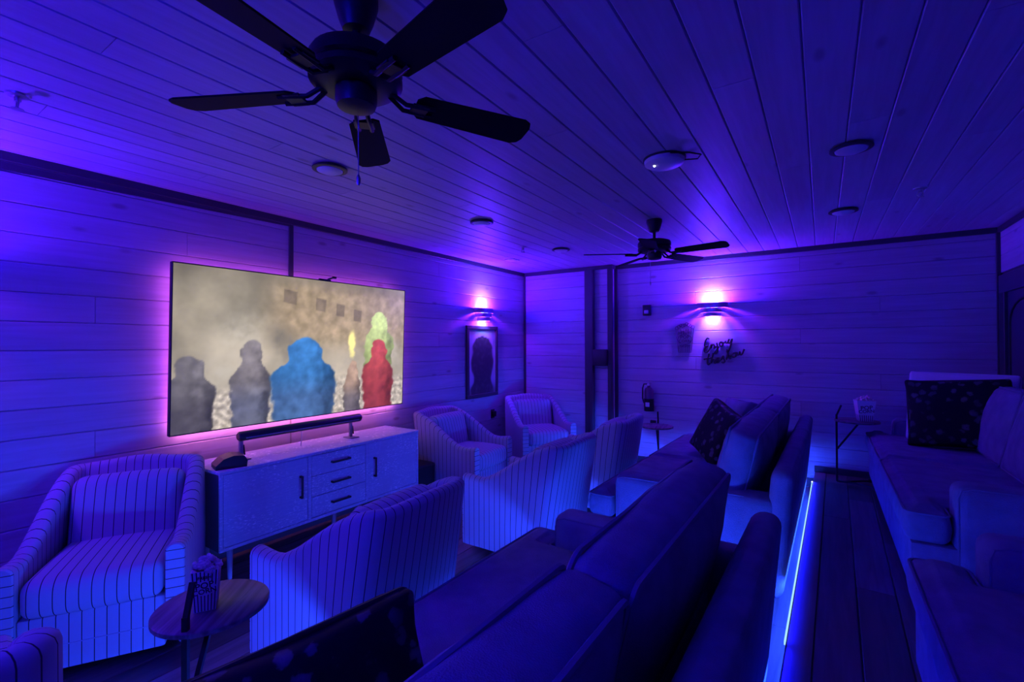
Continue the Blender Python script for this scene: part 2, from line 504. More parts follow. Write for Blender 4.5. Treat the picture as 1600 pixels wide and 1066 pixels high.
# trims
def trim(name, *bx, m='trim'):
    g = G()
    for b in bx: g.bev(*b, r=.003, seg=1)
    return struct(obj(name, g, M[m], smooth=False))
trim('trim_1', (XL, YN, ZC-.052, XL+.022, YB1, ZC))
g = G(); 
g.add([(XL,YN,ZC-.054),(XL+.016,YN,ZC-.054),(XL+.016,SEAM,ZC-.054),(XL,SEAM,ZC-.054),
       (XL,YN,ZC-.135),(XL+.012,YN,ZC-.135),(XL+.012,SEAM,ZC-.066),(XL,SEAM,ZC-.066)],
      [(0,1,2,3),(7,6,5,4),(0,4,5,1),(1,5,6,2),(2,6,7,3),(3,7,4,0)])
struct(obj('trim_2', g, M['trim'], smooth=False))
trim('trim_3', (XL, YB1-.022, ZC-.052, -2.345, YB1, ZC), (-2.345, YB1-.022, ZC-.052, -2.323, YB, ZC))
trim('trim_4', (-2.323, YB-.022, ZC-.052, XR, YB, ZC))
trim('trim_5', (XR-.022, YN, ZC-.05, XR, YB-.022, ZC))
trim('trim_6', (XL, SEAM-.02, 1.5, XL+.014, SEAM+.02, ZC-.052))
trim('trim_12', (XL, SEAM-.006, FL, XL+.006, SEAM+.006, 1.5), m='nosing')
trim('trim_7', (XL, YB1-.022, FL, XL+.03, YB1, ZC-.052))
# column boards on the boxed-out part: a deep post, an outside corner board, an inside corner board
trim('trim_8', (-2.73, YB1-.02, FL, -2.625, YB1, ZC-.052), (-2.625, YB1-.075, FL, -2.59, YB1, ZC-.052))
trim('trim_9', (-2.40, YB1-.016, FL, -2.345, YB1, ZC-.052), (-2.345, YB1-.016, FL, -2.331, YB1+.03, ZC-.052))
trim('trim_10', (-2.345, YB-.03, FL, -2.30, YB, ZC-.052))
trim('trim_11', (XR-.03, YB-.02, ZP, XR, YB, ZC-.05))
trim('baseboard_back', (-2.30, YB-.014, FL, -.09, YB, FL+.10))
trim('baseboard_right', (-.08, YB-.014, ZP, XR, YB, ZP+.068))
trim('baseboard_left', (XL, YN, FL, XL+.014, YB1, FL+.10))
bx = obj('junction_box', G().bev(-2.59, YB1-.075, 1.362, -2.40, YB1, 1.58, .006), M['plastic'])
tag(bx, 'dark rectangular box bridging the two dark posts of the back wall', 'box')

# door in the right wall next to the far corner
dr = struct(obj('door_1', G().box(XR+.004, 5.06, ZP, XR+.03, 5.92, 2.10), M['door'], smooth=False))
g = G()
for (y0, y1) in ((4.96, 5.06), (5.92, 6.07)): g.bev(XR-.022, y0, ZP, XR+.03, y1, 2.10, .004, 1)
obj('door_frame', g, M['trim'], dr, smooth=False)
obj('door_header', G().bev(XR-.022, 4.96, 2.10, XR+.03, 6.07, 2.265, .004, 1), M['door'], dr, smooth=False)
def arch(y0, y1, z0, z1, x, n=10):
    c = (y0+y1)/2; r = (y1-y0)/2
    pts = [(x, y0, z0)]+[(x, c-r*cos(pi*k/n), z1-r*.55+r*.55*sin(pi*k/n)) for k in range(n+1)]+[(x, y1, z0)]
    return pts
obj('panel_molding', G().tube(arch(5.13, 5.85, .45, 2.02, XR+.004), .012, 6, closed=True), M['black'], dr)
g = G(); g.lathe([(.012, 0), (.012, .03), (.028, .04), (.03, .06), (.018, .075)], 12)
g.v = [(XR+.004-z, 5.13+y*1.0, 1.2+xx) for (xx, y, z) in g.v]
obj('door_handle', g, M['steel'], dr)

# ------------------------------------------------------------------ television and what stands under it
TVH, TVW = 1.172, 2.086
tv = thing('television', 'large wall television showing a hazy ruined street with coloured shapes', 'television', (XL+.085, 1.358, 1.043))
tv.rotation_euler = (0, radians(2.2), 0)
obj('back_panel', G().bev(-.035, .0, .0, -.004, TVW, TVH, .006), M['plastic'], tv)
obj('bezel', (lambda g: [g.bev(*b, r=.002, seg=1) for b in ((-.006,0,0,.004,TVW,.008),(-.006,0,TVH-.008,.004,TVW,TVH),
     (-.006,0,.008,.004,.008,TVH-.008),(-.006,TVW-.008,.008,.004,TVW,TVH-.008))] and g)(G()), M['plastic'], tv, smooth=False)

def fbm(x, y, o=4, s=0.0):
    return sum(noise.noise(Vector((x*2**k, y*2**k, s+7.3*k)))/2**k for k in range(o))
def smooth01(a, b, x):
    t = max(0, min(1, (x-a)/(b-a))); return t*t*(3-2*t)
def srgb(c): return tuple((v/255/12.92 if v <= 10 else ((v/255+.055)/1.055)**2.4) for v in c)
def screen_colour(u, v):
    """generic film still: dusty sky, a worn facade with windows, rubble, plain soft-edged coloured shapes"""
    X = u*16; Y = v*9
    n = fbm(X*.35, Y*.35, 5, 1.0); n2 = fbm(X*1.7, Y*1.7, 4, 5.0)
    sky = [152+38*n, 142+34*n, 126+30*n]
    bright = smooth01(.75, .1, v)*26
    c = [sky[0]+bright*1.1, sky[1]+bright, sky[2]+bright]
    # facade
    f = smooth01(.22, .42, u)*smooth01(.40, .62, v)*(1-.6*smooth01(.9, 1.0, v))
    fc = [168+34*n2, 145+28*n2, 116+26*n2]
    c = [a+(b-a)*f*.8 for a, b in zip(c, fc)]
    for (wu, wv, ww, wh) in ((.40,.86,.06,.10),(.535,.82,.05,.10),(.63,.79,.045,.10),(.72,.755,.045,.10),(.83,.72,.04,.04)):
        du = abs(u-wu-(v-wv)*.03)/ww*2; dv = abs(v-wv+(u-wu)*.25)/wh*2
        if du < 1 and dv < 1:
            k = .62*min(1, (1-max(du, dv))*7)
            c = [a+(b-a)*k for a, b in zip(c, (104+18*n2, 92+16*n2, 82+14*n2))]
    # rubble ground
    gz = smooth01(.30+.05*n, .20, v)
    n3 = fbm(X*3.2, Y*3.8, 3, 9.0)
    gc = [178+70*n3, 166+66*n3, 156+62*n3]
    c = [a+(b-a)*gz*.85 for a, b in zip(c, gc)]
    # drifting smoke and a small flame
    for (su, sv, sr, val) in ((.22,.55,.16,196),(.36,.58,.08,112),(.40,.50,.10,120),(.15,.35,.10,186),(.92,.45,.1,192)):
        d = sqrt((u-su)**2+((v-sv)*.56)**2)/sr
        k = max(0, 1-d)**1.3*(.75+.5*n2)
        c = [a+(b-a)*max(0, min(.8, k)) for a, b in zip(c, (val, val*.95, val*.88))]
    d = sqrt(((u-.695)/.024)**2+((v-.53)/(.13))**2)+.35*n2
    k = smooth01(1, .45, d)
    c = [a+(b-a)*k for a, b in zip(c, (250, 236, 150))]
    # plain soft shapes: (centre u, base v, half width, top v, colour, second colour)
    for (su, b0, hw, top, col, col2) in (
        (.845, .30, .085, .80, (165,178,118), (140,152,98)),
        (.05, .0, .085, .46, (92,88,94), (70,66,74)),
        (.255, .0, .075, .56, (104,98,102), (84,86,104)),
        (.70, .0, .045, .40, (142,118,104), (96,88,92)),
        (.47, .0, .145, .58, (50,98,152), (62,90,134)),
        (.845, .0, .09, .57, (150,62,66), (128,50,54))):
        h = (top-b0)
        cu = (u-su-.012*n2)/hw; cv = (v-b0)/h
        ww = 1.0-.10*smooth01(.5, .0, cv)-.48*smooth01(.52, .74, cv)
        rr = (cu/ww)**2+max(0, cv-.80)**2/.04
        k = smooth01(1.10, .86, rr)*(1 if v > b0 else smooth01(b0-.12, b0, v))
        if k > 0:
            t = smooth01(.2, .6, cv); sh = 1.02+.20*n2+.16*(1-abs(cu))-.22*smooth01(.2, .8, cu)+.10*smooth01(.5, .8, cv)
            cc = [(p*t+q*(1-t))*sh for p, q in zip(col, col2)]
            c = [a+(b-a)*k for a, b in zip(c, cc)]
    vg = 1-.16*smooth01(.86, 1.0, v)-.08*smooth01(.08, .0, u)
    return srgb([max(6, min(253, a*vg)) for a in c])
NX, NY = 224, 126
g = G()
for j in range(NY+1):
    for i in range(NX+1):
        g.v.append((.0015, .008+(TVW-.016)*i/NX, .008+(TVH-.016)*j/NY))
for j in range(NY):
    for i in range(NX):
        a = j*(NX+1)+i; g.f.append((a, a+1, a+NX+2, a+NX+1))
me = g.mesh('screen')
ca = me.color_attributes.new('c', 'FLOAT_COLOR', 'POINT')
vals = []
for j in range(NY+1):
    for i in range(NX+1): vals += [*screen_colour(i/NX, j/NY), 1.0]
ca.data.foreach_set('color', vals)
me.materials.append(vcol('screen_picture', TV_GAIN))
obj('screen', me, None, tv, label='bright picture of a hazy ruined street with plain coloured shapes')
g = G(); e = .03
g.box(-.045, .06, TVH-.05, -.036, TVW-.06, TVH-.03)
g.box(-.045, .03, .06, -.036, .05, TVH-.06).box(-.045, TVW-.05, .06, -.036, TVW-.03, TVH-.06)
obj('backlight_strip', g, M['tvled'], tv, smooth=False, label='magenta backlight strip around the back of the television')
obj('backlight_strip', G().box(-.045, .06, .03, -.036, TVW-.06, .05), M['tvledlow'], tv, smooth=False, label='pink backlight strip along the lower edge of the television')
g = G().bev(-.025, 1.10, TVH, .0, 1.21, TVH+.012, .003).tube([(-.01, 1.18, TVH+.01), (.02, 1.215, TVH+.03)], .007, 6).bev(.012, 1.21, TVH+.022, .03, 1.245, TVH+.04, .004)
obj('camera_bracket', g, M['plastic'], tv)
obj('wall_mount', G().box(-.085, .7, .35, -.035, 1.4, .8), M['plastic'], tv, smooth=False)

# dresser
DX0, DX1, DY0, DY1, DZ0, DZ1 = -3.66, -3.2, 1.475, 3.235, .33, .845
ds = thing('dresser', 'distressed pale media dresser with doors and drawers below the television', 'dresser', (0,0,0))
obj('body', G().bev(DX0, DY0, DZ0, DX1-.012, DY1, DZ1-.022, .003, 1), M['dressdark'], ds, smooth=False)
obj('top', G().bev(DX0, DY0-.004, DZ1-.022, DX1+.004, DY1+.004, DZ1, .004, 1), M['dresser'], ds, smooth=False)
g = G()
ya, yb = DY0+.63, DY1-.60
for (y0, y1, z0, z1) in ((DY0, DY1, DZ0, DZ0+.022), (DY0, DY0+.02, DZ0+.022, DZ1-.022), (DY1-.02, DY1, DZ0+.022, DZ1-.022),
                         (ya-.014, ya+.014, DZ0+.022, DZ1-.022), (yb-.014, yb+.014, DZ0+.022, DZ1-.022)):
    g.bev(DX1-.02, y0, z0, DX1, y1, z1, .002, 1)
obj('face_frame', g, M['dresser'], ds, smooth=False)
for (y0, y1, hy) in ((DY0+.023, ya-.017, ya-.075), (yb+.017, DY1-.023, yb+.075)):
    d = obj('door', G().bev(DX1-.02, y0, DZ0+.025, DX1-.003, y1, DZ1-.025, .002, 1), M['dresser'], ds, smooth=False)
    obj('handle', G().bev(DX1-.004, hy-.008, .53, DX1+.028, hy+.008, .545, .002, 1).bev(DX1-.004, hy-.008, .68, DX1+.028, hy+.008, .695, .002, 1)
        .bev(DX1+.018, hy-.008, .53, DX1+.03, hy+.008, .695, .003, 1), M['handle'], d)
dz = (DZ1-.025-DZ0-.025)/3
for k in range(3):
    z0 = DZ0+.025+dz*k
    d = obj('drawer', G().bev(DX1-.02, ya+.017, z0+.002, DX1-.002, yb-.017, z0+dz-.002, .002, 1), M['dresser'], ds, smooth=False)
    zc = z0+dz*.5; yc = (ya+yb)/2
    obj('handle', G().bev(DX1-.003, yc-.085, zc-.007, DX1+.026, yc-.07, zc+.007, .002, 1).bev(DX1-.003, yc+.07, zc-.007, DX1+.026, yc+.085, zc+.007, .002, 1)
        .bev(DX1+.016, yc-.085, zc-.008, DX1+.03, yc+.085, zc+.008, .003, 1), M['handle'], d)
for (xx, yy) in ((-3.27, 1.57), (-3.27, 2.36), (-3.27, 3.14), (-3.59, 1.57), (-3.59, 3.14)):
    obj('leg', G().lathe([(.012, FL), (.02, DZ0)], 10, (xx, yy, 0)), M['legmetal'], ds)

# long tubular soundbar on posts, wedge-shaped speaker, subwoofer
sb = thing('soundbar', 'long dark tubular soundbar on two posts in front of the screen', 'soundbar', (-3.43, 0, .845))
def capsule(y0, y1, x, z, r, n=14):
    g = G(); prof = [(.0, 0), (r*.7, .0), (r, .012), (r, y1-y0-.012), (r*.7, y1-y0), (0, y1-y0)]
    g.lathe(prof[1:-1], n); g.v = [(x+a, y0+c, z+b) for (a, b, c) in g.v]; return g
obj('bar', capsule(1.70, 2.75, 0, .165, .034), M['plastic'], sb)
obj('grille', G().bev(.028, 1.74, .150, .037, 2.71, .158, .002, 1), M['grey'], sb, smooth=False)
for yy in (1.73, 2.66):
    p = obj('post', G().bev(-.03, yy-.012, .006, -.006, yy+.012, .14, .002, 1).bev(-.07, yy-.04, 0, .05, yy+.04, .008, .003, 1), M['grey'], sb, smooth=False)
    obj('brace', G().tube([(-.006, yy+.02, .03), (-.012, yy+.014, .10)], .006, 6), M['plastic'], p)
obj('cable', G().tube([(-.02, 2.2, .135), (-.024, 2.2, .07), (-.05, 2.21, .005)], .004, 6), M['whitep'], sb)
g = G(); prof = [(-.09, 0), (.09, 0), (.094, .042), (.075, .074), (.015, .082), (-.045, .066), (-.09, .025)]
g.prism(prof, -.075, .075, axis=1)
sp = obj('wedge_speaker', g, M['plastic'], smooth=True, angle=20, loc=(-3.31, 1.585, .845)); sp.rotation_euler = (0, 0, radians(75))
tag(sp, 'dark wedge-shaped speaker on the left end of the dresser top', 'speaker')
sw = thing('subwoofer', 'black box subwoofer on the floor right of the dresser', 'speaker', (-3.42, 3.385, FL))
obj('cabinet', G().bev(-.18, -.13, .02, .18, .13, .40, .02, 3), M['plastic'], sw)
obj('grille', G().bev(.178, -.11, .05, .187, .11, .38, .004, 1), M['black'], sw)
obj('foot', G().box(-.15, -.11, 0, .15, .11, .021), M['black'], sw, smooth=False)

# ------------------------------------------------------------------ striped tub armchairs
def chair_shell():
    hw, t, R = .365, .085, .095
    xf, xb = .40, -.34
    def path(off):
        w_ = hw-off; r = R-off*.75; x0 = xb+off
        P = []
        for k in range(11): P.append((xf-(xf-(x0+r))*k/10, -w_, ))
        for k in range(1, 7):
            a = pi/2*k/6; P.append((x0+r-r*sin(a), -w_+r-r*cos(a)))
        for k in range(1, 7): P.append((x0, (-w_+r)+(w_-r)*k/6))
        return P+[(px, -py) for (px, py) in reversed(P[:-1])]
    po, pi_ = path(0), path(t)
    n = len(po); half = (n-1)//2
    arc = [0]
    for i in range(1, n): arc.append(arc[-1]+math.hypot(po[i][0]-po[i-1][0], po[i][1]-po[i-1][1]))
    tot = arc[-1]
    secs = []
    for i in range(n):
        d = min(arc[i], tot-arc[i])
        h = .575+(.865-.575)*smooth01(.16, .715, d)-.012*smooth01(0, .12, d)*(1-smooth01(.14, .3, d))
        if d > .8: h += .015*smooth01(.8, 1.05, d)
        wv = smooth01(.25, .85, d)
        (ox, oy), (ix, iy) = po[i], pi_[i]
        bow = -.03*smooth01(.75, tot/2, d)
        def P(tq, z):
            px, py = ox+(ix-ox)*tq, oy+(iy-oy)*tq
            ln = .10*wv*max(0, z-.25)/.6
            tap = 1-.05*wv*max(0, z-.45)/.4
            return (px+bow-ln, py*tap, z)
        r = t*.42
        s = [P(.03, .045), P(0, .075), P(0, .25), P(0, .42), P(0, h-r)]
        s += [P(.5-.5*cos(pi*k/6), h-r+r*sin(pi*k/6)) for k in range(1, 6)]
        s += [P(1, h-r), P(1, .40), P(1, .16)]
        secs.append(s)
    m = len(secs[0]); g = G(); S = []
    def inset(s, q, dx):
        c = Vector((0,0,0))
        for p in s: c += Vector(p)
        c /= len(s)
        return [(p[0]+dx, c.y+(p[1]-c.y)*q, p[2]-(0.006 if p[2] > .3 else -.006)) for p in s]
    allsec = secs
    for i, s in enumerate(allsec):
        g.v += s; S += [arc[i]+.0235]*m
    for i in range(n-1):
        for k in range(m-1):
            g.f.append((i*m+k, (i+1)*m+k, (i+1)*m+k+1, i*m+k+1))
        g.f.append((i*m+m-1, (i+1)*m+m-1, (i+1)*m, i*m))
    for (i, flip) in ((0, 1), (n-1, 0)):
        o = len(g.v); s0 = allsec[i]; s1 = inset(s0, .90, .010)
        g.v += s0+s1; S += [p[2] for p in s0+s1]
        for k in range(m):
            q = (o+k, o+(k+1) % m, o+m+(k+1) % m, o+m+k); g.f.append(q)
        g.f.append(tuple(o+m+k for k in range(m)))
    return g, S

def make_chair(label, group):
    c = thing('tub_armchair', label, 'armchair', group=group)
    g, S = chair_shell()
    obj('upholstered_shell', g, M['stripe'], c, stripe=S, angle=50)
    st = lambda co: co.y+.0235
    obj('seat_cushion', G().soft(.335, .272, .085, .05, (.02, 0, .022), c=(.07, 0, .40)), M['stripe'], c, stripe=st)
    B = Matrix.Translation((-.18, 0, .592)) @ Matrix.Rotation(radians(-12), 4, 'Y')
    obj('back_cushion', G().soft(.075, .265, .225, .06, (.03, .0, .012), M4=B), M['stripe'], c, stripe=st)
    obj('front_rail', G().bev(.30, -.279, .055, .385, .279, .315, .012, 2), M['stripe'], c, stripe=st)
    obj('lower_welt', G().bev(.383, -.279, .170, .389, .279, .174, .001, 1), M['stripe'], c, stripe=lambda co: .0)
    obj('swivel_base', G().lathe([(.24, .0), (.24, .03), (.06, .045), (.06, .075)], 24).box(-.30, -.27, .06, .30, .27, .30), M['chairbase'], c)
    return c
CG = 'striped tub armchairs'
ch = make_chair('striped tub armchair left of the dresser, turned three-quarters to the camera', CG)
ch.location = (-3.255, .985, FL); ch.rotation_euler = (0, 0, radians(-31))
dup(ch, (-1.985, 1.62, FL), pi+radians(4), 'striped armchair with its back to the camera in front of the dresser')
dup(ch, (-1.92, 3.19, FL), pi, 'striped armchair seen from its brightly lit side between the two front sofas')
dup(ch, (-1.93, 4.42, FL), pi+radians(3), 'striped armchair farthest along the row, in front of the far front sofa')
dup(ch, (-3.23, 3.92, FL), radians(4), 'striped armchair right of the dresser, under the framed poster')
dup(ch, (-3.165, 5.42, FL), radians(-38), 'striped armchair in the far corner of the two panelled walls')
dup(ch, (-1.99, .04, FL), pi+radians(-2), 'nearest striped armchair cut by the lower left corner of the view')

# ------------------------------------------------------------------ sofas
def ring(poly, d, rc, k=4):
    """axis-aligned polygon inset by d with rounded corners"""
    n = len(poly); out = []
    area = sum(poly[i][0]*poly[(i+1) % n][1]-poly[(i+1) % n][0]*poly[i][1] for i in range(n))
    sg = 1 if area > 0 else -1
    P = []
    for i in range(n):
        a, b, c = Vector(poly[i-1]), Vector(poly[i]), Vector(poly[(i+1) % n])
        e1 = (b-a).normalized(); e2 = (c-b).normalized()
        n1 = Vector((-e1.y, e1.x))*sg; n2 = Vector((-e2.y, e2.x))*sg
        P.append((b+(n1+n2)*d, e1, e2, (e1.x*e2.y-e1.y*e2.x)*sg > 0))
    for (p, e1, e2, convex) in P:
        r = max(.006, rc-d) if convex else rc*.4+min(d, .02)
        for j in range(k+1):
            t = j/k
            a = p-e1*r; c = p+e2*r
            q = a*(1-t)**2+p*2*t*(1-t)+c*t*t
            out.append((q.x, q.y))
    return out
def slab(poly, z0, z1, r=.04, crown=.02, rc=.05):
    g = G(); rings = []
    for a in (0, 25, 50, 75): rings.append((r*(1-sin(radians(a)))*1.0, z0+r*(1-cos(radians(a)))))
    rings += [(0, z0+r), (-.006, (z0+z1)/2), (0, z1-r)]
    for a in (25, 50, 75, 90): rings.append((r*(1-cos(radians(a))), z1-r+r*sin(radians(a))))
    for (dd, cz) in ((.010, .45), (.018, .8), (.026, 1)): rings.append((r+dd, z1+crown*cz))
    L = [ring(poly, d, rc) for (d, z) in rings]; n = len(L[0])
    for (R_, (d, z)) in zip(L, rings): g.v += [(p[0], p[1], z) for p in R_]
    for i in range(len(L)-1):
        for k in range(n): g.f.append((i*n+k, i*n+(k+1) % n, (i+1)*n+(k+1) % n, (i+1)*n+k))
    g.f.append(tuple(range(n-1, -1, -1))); o = (len(L)-1)*n; g.f.append(tuple(o+k for k in range(n)))
    return g

def make_sofa(label, loc, rz, depth, seat, armz, railz, topz, L=2.66, recess=.20, armw=.18, group=None, coff=.268, lean=.075):
    """front is +X; depth from seat front (x=depth) to back rail outside (x=0); y from 0 to L"""
    s = thing('sofa', label, 'sofa', loc, rz, group)
    obj('base_frame', G().bev(.02, .012, .085, depth-.025, L-.012, seat-.187, .02, 2), M['sofa'], s)
    for (a, b, mir) in ((0, L/2-.004, 0), (L/2+.004, L, 1)):
        af = depth-recess+.008
        if not mir: poly = [(.20, armw+.005), (af, armw+.005), (af, a), (depth, a), (depth, b), (.20, b)]
        else: poly = [(.20, a), (depth, a), (depth, b), (af, b), (af, L-armw-.005), (.20, L-armw-.005)]
        c = obj('seat_cushion', slab(poly, seat-.185, seat-.015, .045, .02), M['sofa'], s)
        pr = ring(poly, .004, .05)
        obj('piping', G().tube([(p[0], p[1], seat-.030) for p in pr], .0065, 6, closed=True), M['sofa2'], c)
    for y0 in (0, L-armw):
        a = obj('arm', G().bev(.02, y0, .07, depth-recess, y0+armw, armz, .055, 4), M['sofa'], s)
        rr = []
        for k in range(13):
            an = pi/2*k/12
            rr.append((depth-recess-.05+.05*sin(an)*1.0-.002, armz-.05+.05*cos(an)-.0))
        for yy in (y0+.016, y0+armw-.016):
            obj('piping', G().tube([(.2, yy, armz-.0165), (depth-recess-.07, yy, armz-.0165), (depth-recess-.03, yy, armz-.03), (depth-recess-.016, yy, armz-.07), (depth-recess-.016, yy, .12)], .0055, 6), M['sofa2'], a)
    g = G().bev(0, .0, .06, .125, L, railz, .055, 4)
    g.v = [(px-lean*max(0, pz-.06)/.8, py, pz) for (px, py, pz) in g.v]
    obj('back_rail', g, M['sofa'], s)
    for i, (a, b) in enumerate(((armw*.55, L/2-.012), (L/2+.012, L-armw*.55))):
        hz = (topz-seat)/2+.03
        B = Matrix.Translation((coff, (a+b)/2, seat+hz-.03)) @ Matrix.Rotation(radians(-13), 4, 'Y')
        hy = (b-a)/2
        c = obj('back_cushion', G().soft(.078, hy, hz, .04, (.07, .035, .018), n=9, M4=B, wr=.009, seed=i+loc[1]), M['sofa'], s)
        for sx in (-1, 1):
            pts = []
            for (yy, zz) in ring([(-hy, -hz), (hy, -hz), (hy, hz), (-hy, hz)], .012, .05, 4):
                gy = sqrt(max(0, 1-(yy/hy)**2)); gz = sqrt(max(0, 1-(zz/hz)**2))
                pts.append(tuple(B @ Vector((sx*(.076+.07*gy*gz*.9), yy*(1+.012*gz), zz+.018*gy*(1 if zz > 0 else -1)))))
            obj('piping', G().tube(pts, .0095, 6, closed=True), M['sofa2'], c)
    for (xx, yy) in ((.1, .1), (depth-.12, .1), (.1, L-.1), (depth-.12, L-.1)):
        obj('leg', G().bev(xx-.03, yy-.03, 0, xx+.03, yy+.03, .09, .005, 1), M['black'], s)
    return s
# front row sofas face the television (-X): rotate by 180 degrees, so local y runs towards the camera
SGf = 'grey sofas of the front row'; SGr = 'grey sofas on the platform'
s1 = make_sofa('grey two-seat sofa nearest the camera in the front row', (-.217, 2.39, FL), pi-TH, 1.20, .52, .66, .83, .995, group=SGf)
s2 = make_sofa('grey two-seat sofa of the front row standing by the back wall', (-.150, 5.80, FL), pi-TH, 1.23, .52, .66, .83, .995, group=SGf)
s3 = make_sofa('grey sofa on the raised platform by the back wall, floral pillow on it', (1.372, 5.88, ZP), pi, 1.017, .54, .68, .80, 1.02, group=SGr, coff=.215, lean=0)
s4 = make_sofa('grey sofa on the platform nearest the camera, cut by the right edge', (1.372, 2.54, ZP), pi, 1.087, .54, .68, .80, 1.02, group=SGr, coff=.215, lean=0)
# blue strips under the front edge of the two front sofas
for (s, lab) in ((s1, 'blue light strip under the front edge of the near front sofa'), (s2, 'blue light strip under the front edge of the far front sofa')):
    y1 = s.location.y; xx = s.location.x-1.215
    o = thing('led_strip', lab, 'light strip', (xx+.145, y1-.05, FL), -TH, 'blue strips under the front sofas')
    obj('channel', G().box(.0, -2.55, .0, .012, .0, .042).box(.0, .0, .0, 1.0, .012, .042), M['grey'], o, smooth=False)
    obj('diffuser', G().box(-.006, -2.55, .012, .0, .0, .036).box(.0, .012, .026, 1.0, .018, .040), M['sofaled'], o, smooth=False)

# platform edge strip
o = thing('led_strip', 'bright blue-white light strip along the edge of the platform step', 'light strip', (PX, 0, ZP), -TH)
obj('channel', G().box(-.004, .4, -.024, .0, 5.7, .001), M['grey'], o, smooth=False)
obj('diffuser', G().box(-.012, 2.55, -.014, -.004, 5.62, .004), M['led'], o, smooth=False)
obj('end_cap', G().box(-.013, 5.62, -.015, -.004, 5.645, .006), M['dot'], o, smooth=False)
for (yy, ln) in ((1.45, 2.1), (4.1, 3.1)):
    for (dx, dz_, ang, f) in ((-.016, -.006, 50, 1.0), (-.006, .014, -112, .34)):
        l = light('strip_light', 'AREA', (dx, yy, dz_), LED_WATT*f*ln/2.5, LED_WATT_COL if f == 1 else SCONCE_BLUE_COL, o, shape='RECTANGLE', size=.012, size_y=ln)
        l.rotation_euler = (0, radians(ang), 0)
# ------------------------------------------------------------------ pillows
def pillow(name, label, sz, th, mat, M4, trimm=None, seed=0, cat='pillow', fl_=0.0, group=None):
    p = thing(name, label, cat, M4.translation, 0, group)
    p.rotation_euler = M4.to_euler()
    c = obj('cover', G().soft(sz[0]/2, sz[1]/2, th/2, th*.24, (0, 0, th*.55), n=9, wr=.010, seed=seed, pinch=.06), mat, p)
    if trimm:
        pts = []
        for (a, b) in ring([(-sz[0]/2, -sz[1]/2), (sz[0]/2, -sz[1]/2), (sz[0]/2, sz[1]/2), (-sz[0]/2, sz[1]/2)], .006, .03, 4):
            ex, ey = abs(2*a/sz[0]), abs(2*b/sz[1]); k = 1-.06*(1-(min(1, ex)*min(1, ey))**1.5)*max(ex, ey)**4
            pts.append((a*k, b*k, 0))
        obj('edging', G().tube(pts, .012 if trimm == 'white' else .008, 6, closed=True, flatk=.6), M[trimm], p)
    return p
def orient(c, nrm, upv, roll=0):
    z = Vector(nrm).normalized(); y = Vector(upv); y = (y-z*y.dot(z)).normalized(); x = y.cross(z)
    m = Matrix((x, y, z)).transposed().to_4x4() @ Matrix.Rotation(radians(roll), 4, 'Z'); m.translation = Vector(c); return m
pillow('throw_pillow', 'dark floral pillow in the foreground on the near front sofa', (.60, .36), .085, M['floral'],
       orient((-1.07, .71, .748), (.95, -.31, .22), (-.1, 0, 1), 3), 'ink', 1)
pillow('throw_pillow', 'dark floral pillow leaning on the far back cushion of the front sofa by the wall', (.54, .52), .10, M['floral'],
       orient((-.80, 4.62, .83), (-.75, -.62, .45), (.30, .1, 1), -8), 'ink', 2)
pillow('throw_pillow', 'plain grey pillow standing behind the floral one on the far front sofa', (.48, .46), .10, M['sofa'],
       orient((-.73, 5.20, .86), (-.75, -.5, .3), (.3, .1, 1), 5), 'sofa2', 3)
pillow('throw_pillow', 'large dark floral pillow on the platform sofa, in front of a pale one', (.64, .56), .10, M['floral'],
       orient((.91, 5.14, 1.075), (-.28, -.93, .24), (.05, .25, 1), 3), 'ink', 4)
pillow('throw_pillow', 'pale pillow mostly hidden behind the large floral pillow on the platform', (.68, .60), .07, M['white'],
       orient((.955, 5.30, 1.10), (-.28, -.93, .24), (.05, .25, 1), -2), 'white', 5)

# ------------------------------------------------------------------ round side tables with a bent post
def make_table(label, h, group):
    t = thing('side_table', label, 'table', group=group)
    obj('table_top', G().lathe([(.172, h-.022), (.185, h-.018), (.185, h-.004), (.180, h)], 40), M['wtop'], t)
    r = .165
    obj('post', G().tube([(-r, 0, .012), (-r, 0, .3), (-r, 0, h+.045)], .0125, 4), M['black'], t)
    obj('handle', G().tube([(-r, 0, h+.035), (-r+.04, .0, h+.14)], .011, 4), M['black'], t)
    obj('brace', G().tube([(-r, 0, h*.52), (0.02, 0, h-.022)], .011, 4), M['black'], t)
    obj('foot', G().tube([(-r, 0, .012), (-.02, -.02, .012), (.12, -.12, .012)], .011, 4).tube([(-.10, 0, .012), (.06, .12, .012), (.12, .14, .012)], .011, 4), M['black'], t)
    obj('glide', G().lathe([(.016, 0), (.016, .03)], 10, (.12, -.12, 0)).lathe([(.016, 0), (.016, .03)], 10, (.12, .14, 0)), M['black'], t)
    return t
TG = 'round side tables'
t1 = make_table('round wooden side table holding the striped popcorn box, lower left', .63, TG)
t1.location = (-1.865, .835, FL); t1.rotation_euler = (0, 0, radians(129))
dup(t1, (-1.60, 5.45, FL), radians(-80), 'round side table by the back wall beside the far front sofa')
dup(t1, (.28, 5.72, ZP+.015), radians(4), 'round side table on the platform holding a popcorn tub')

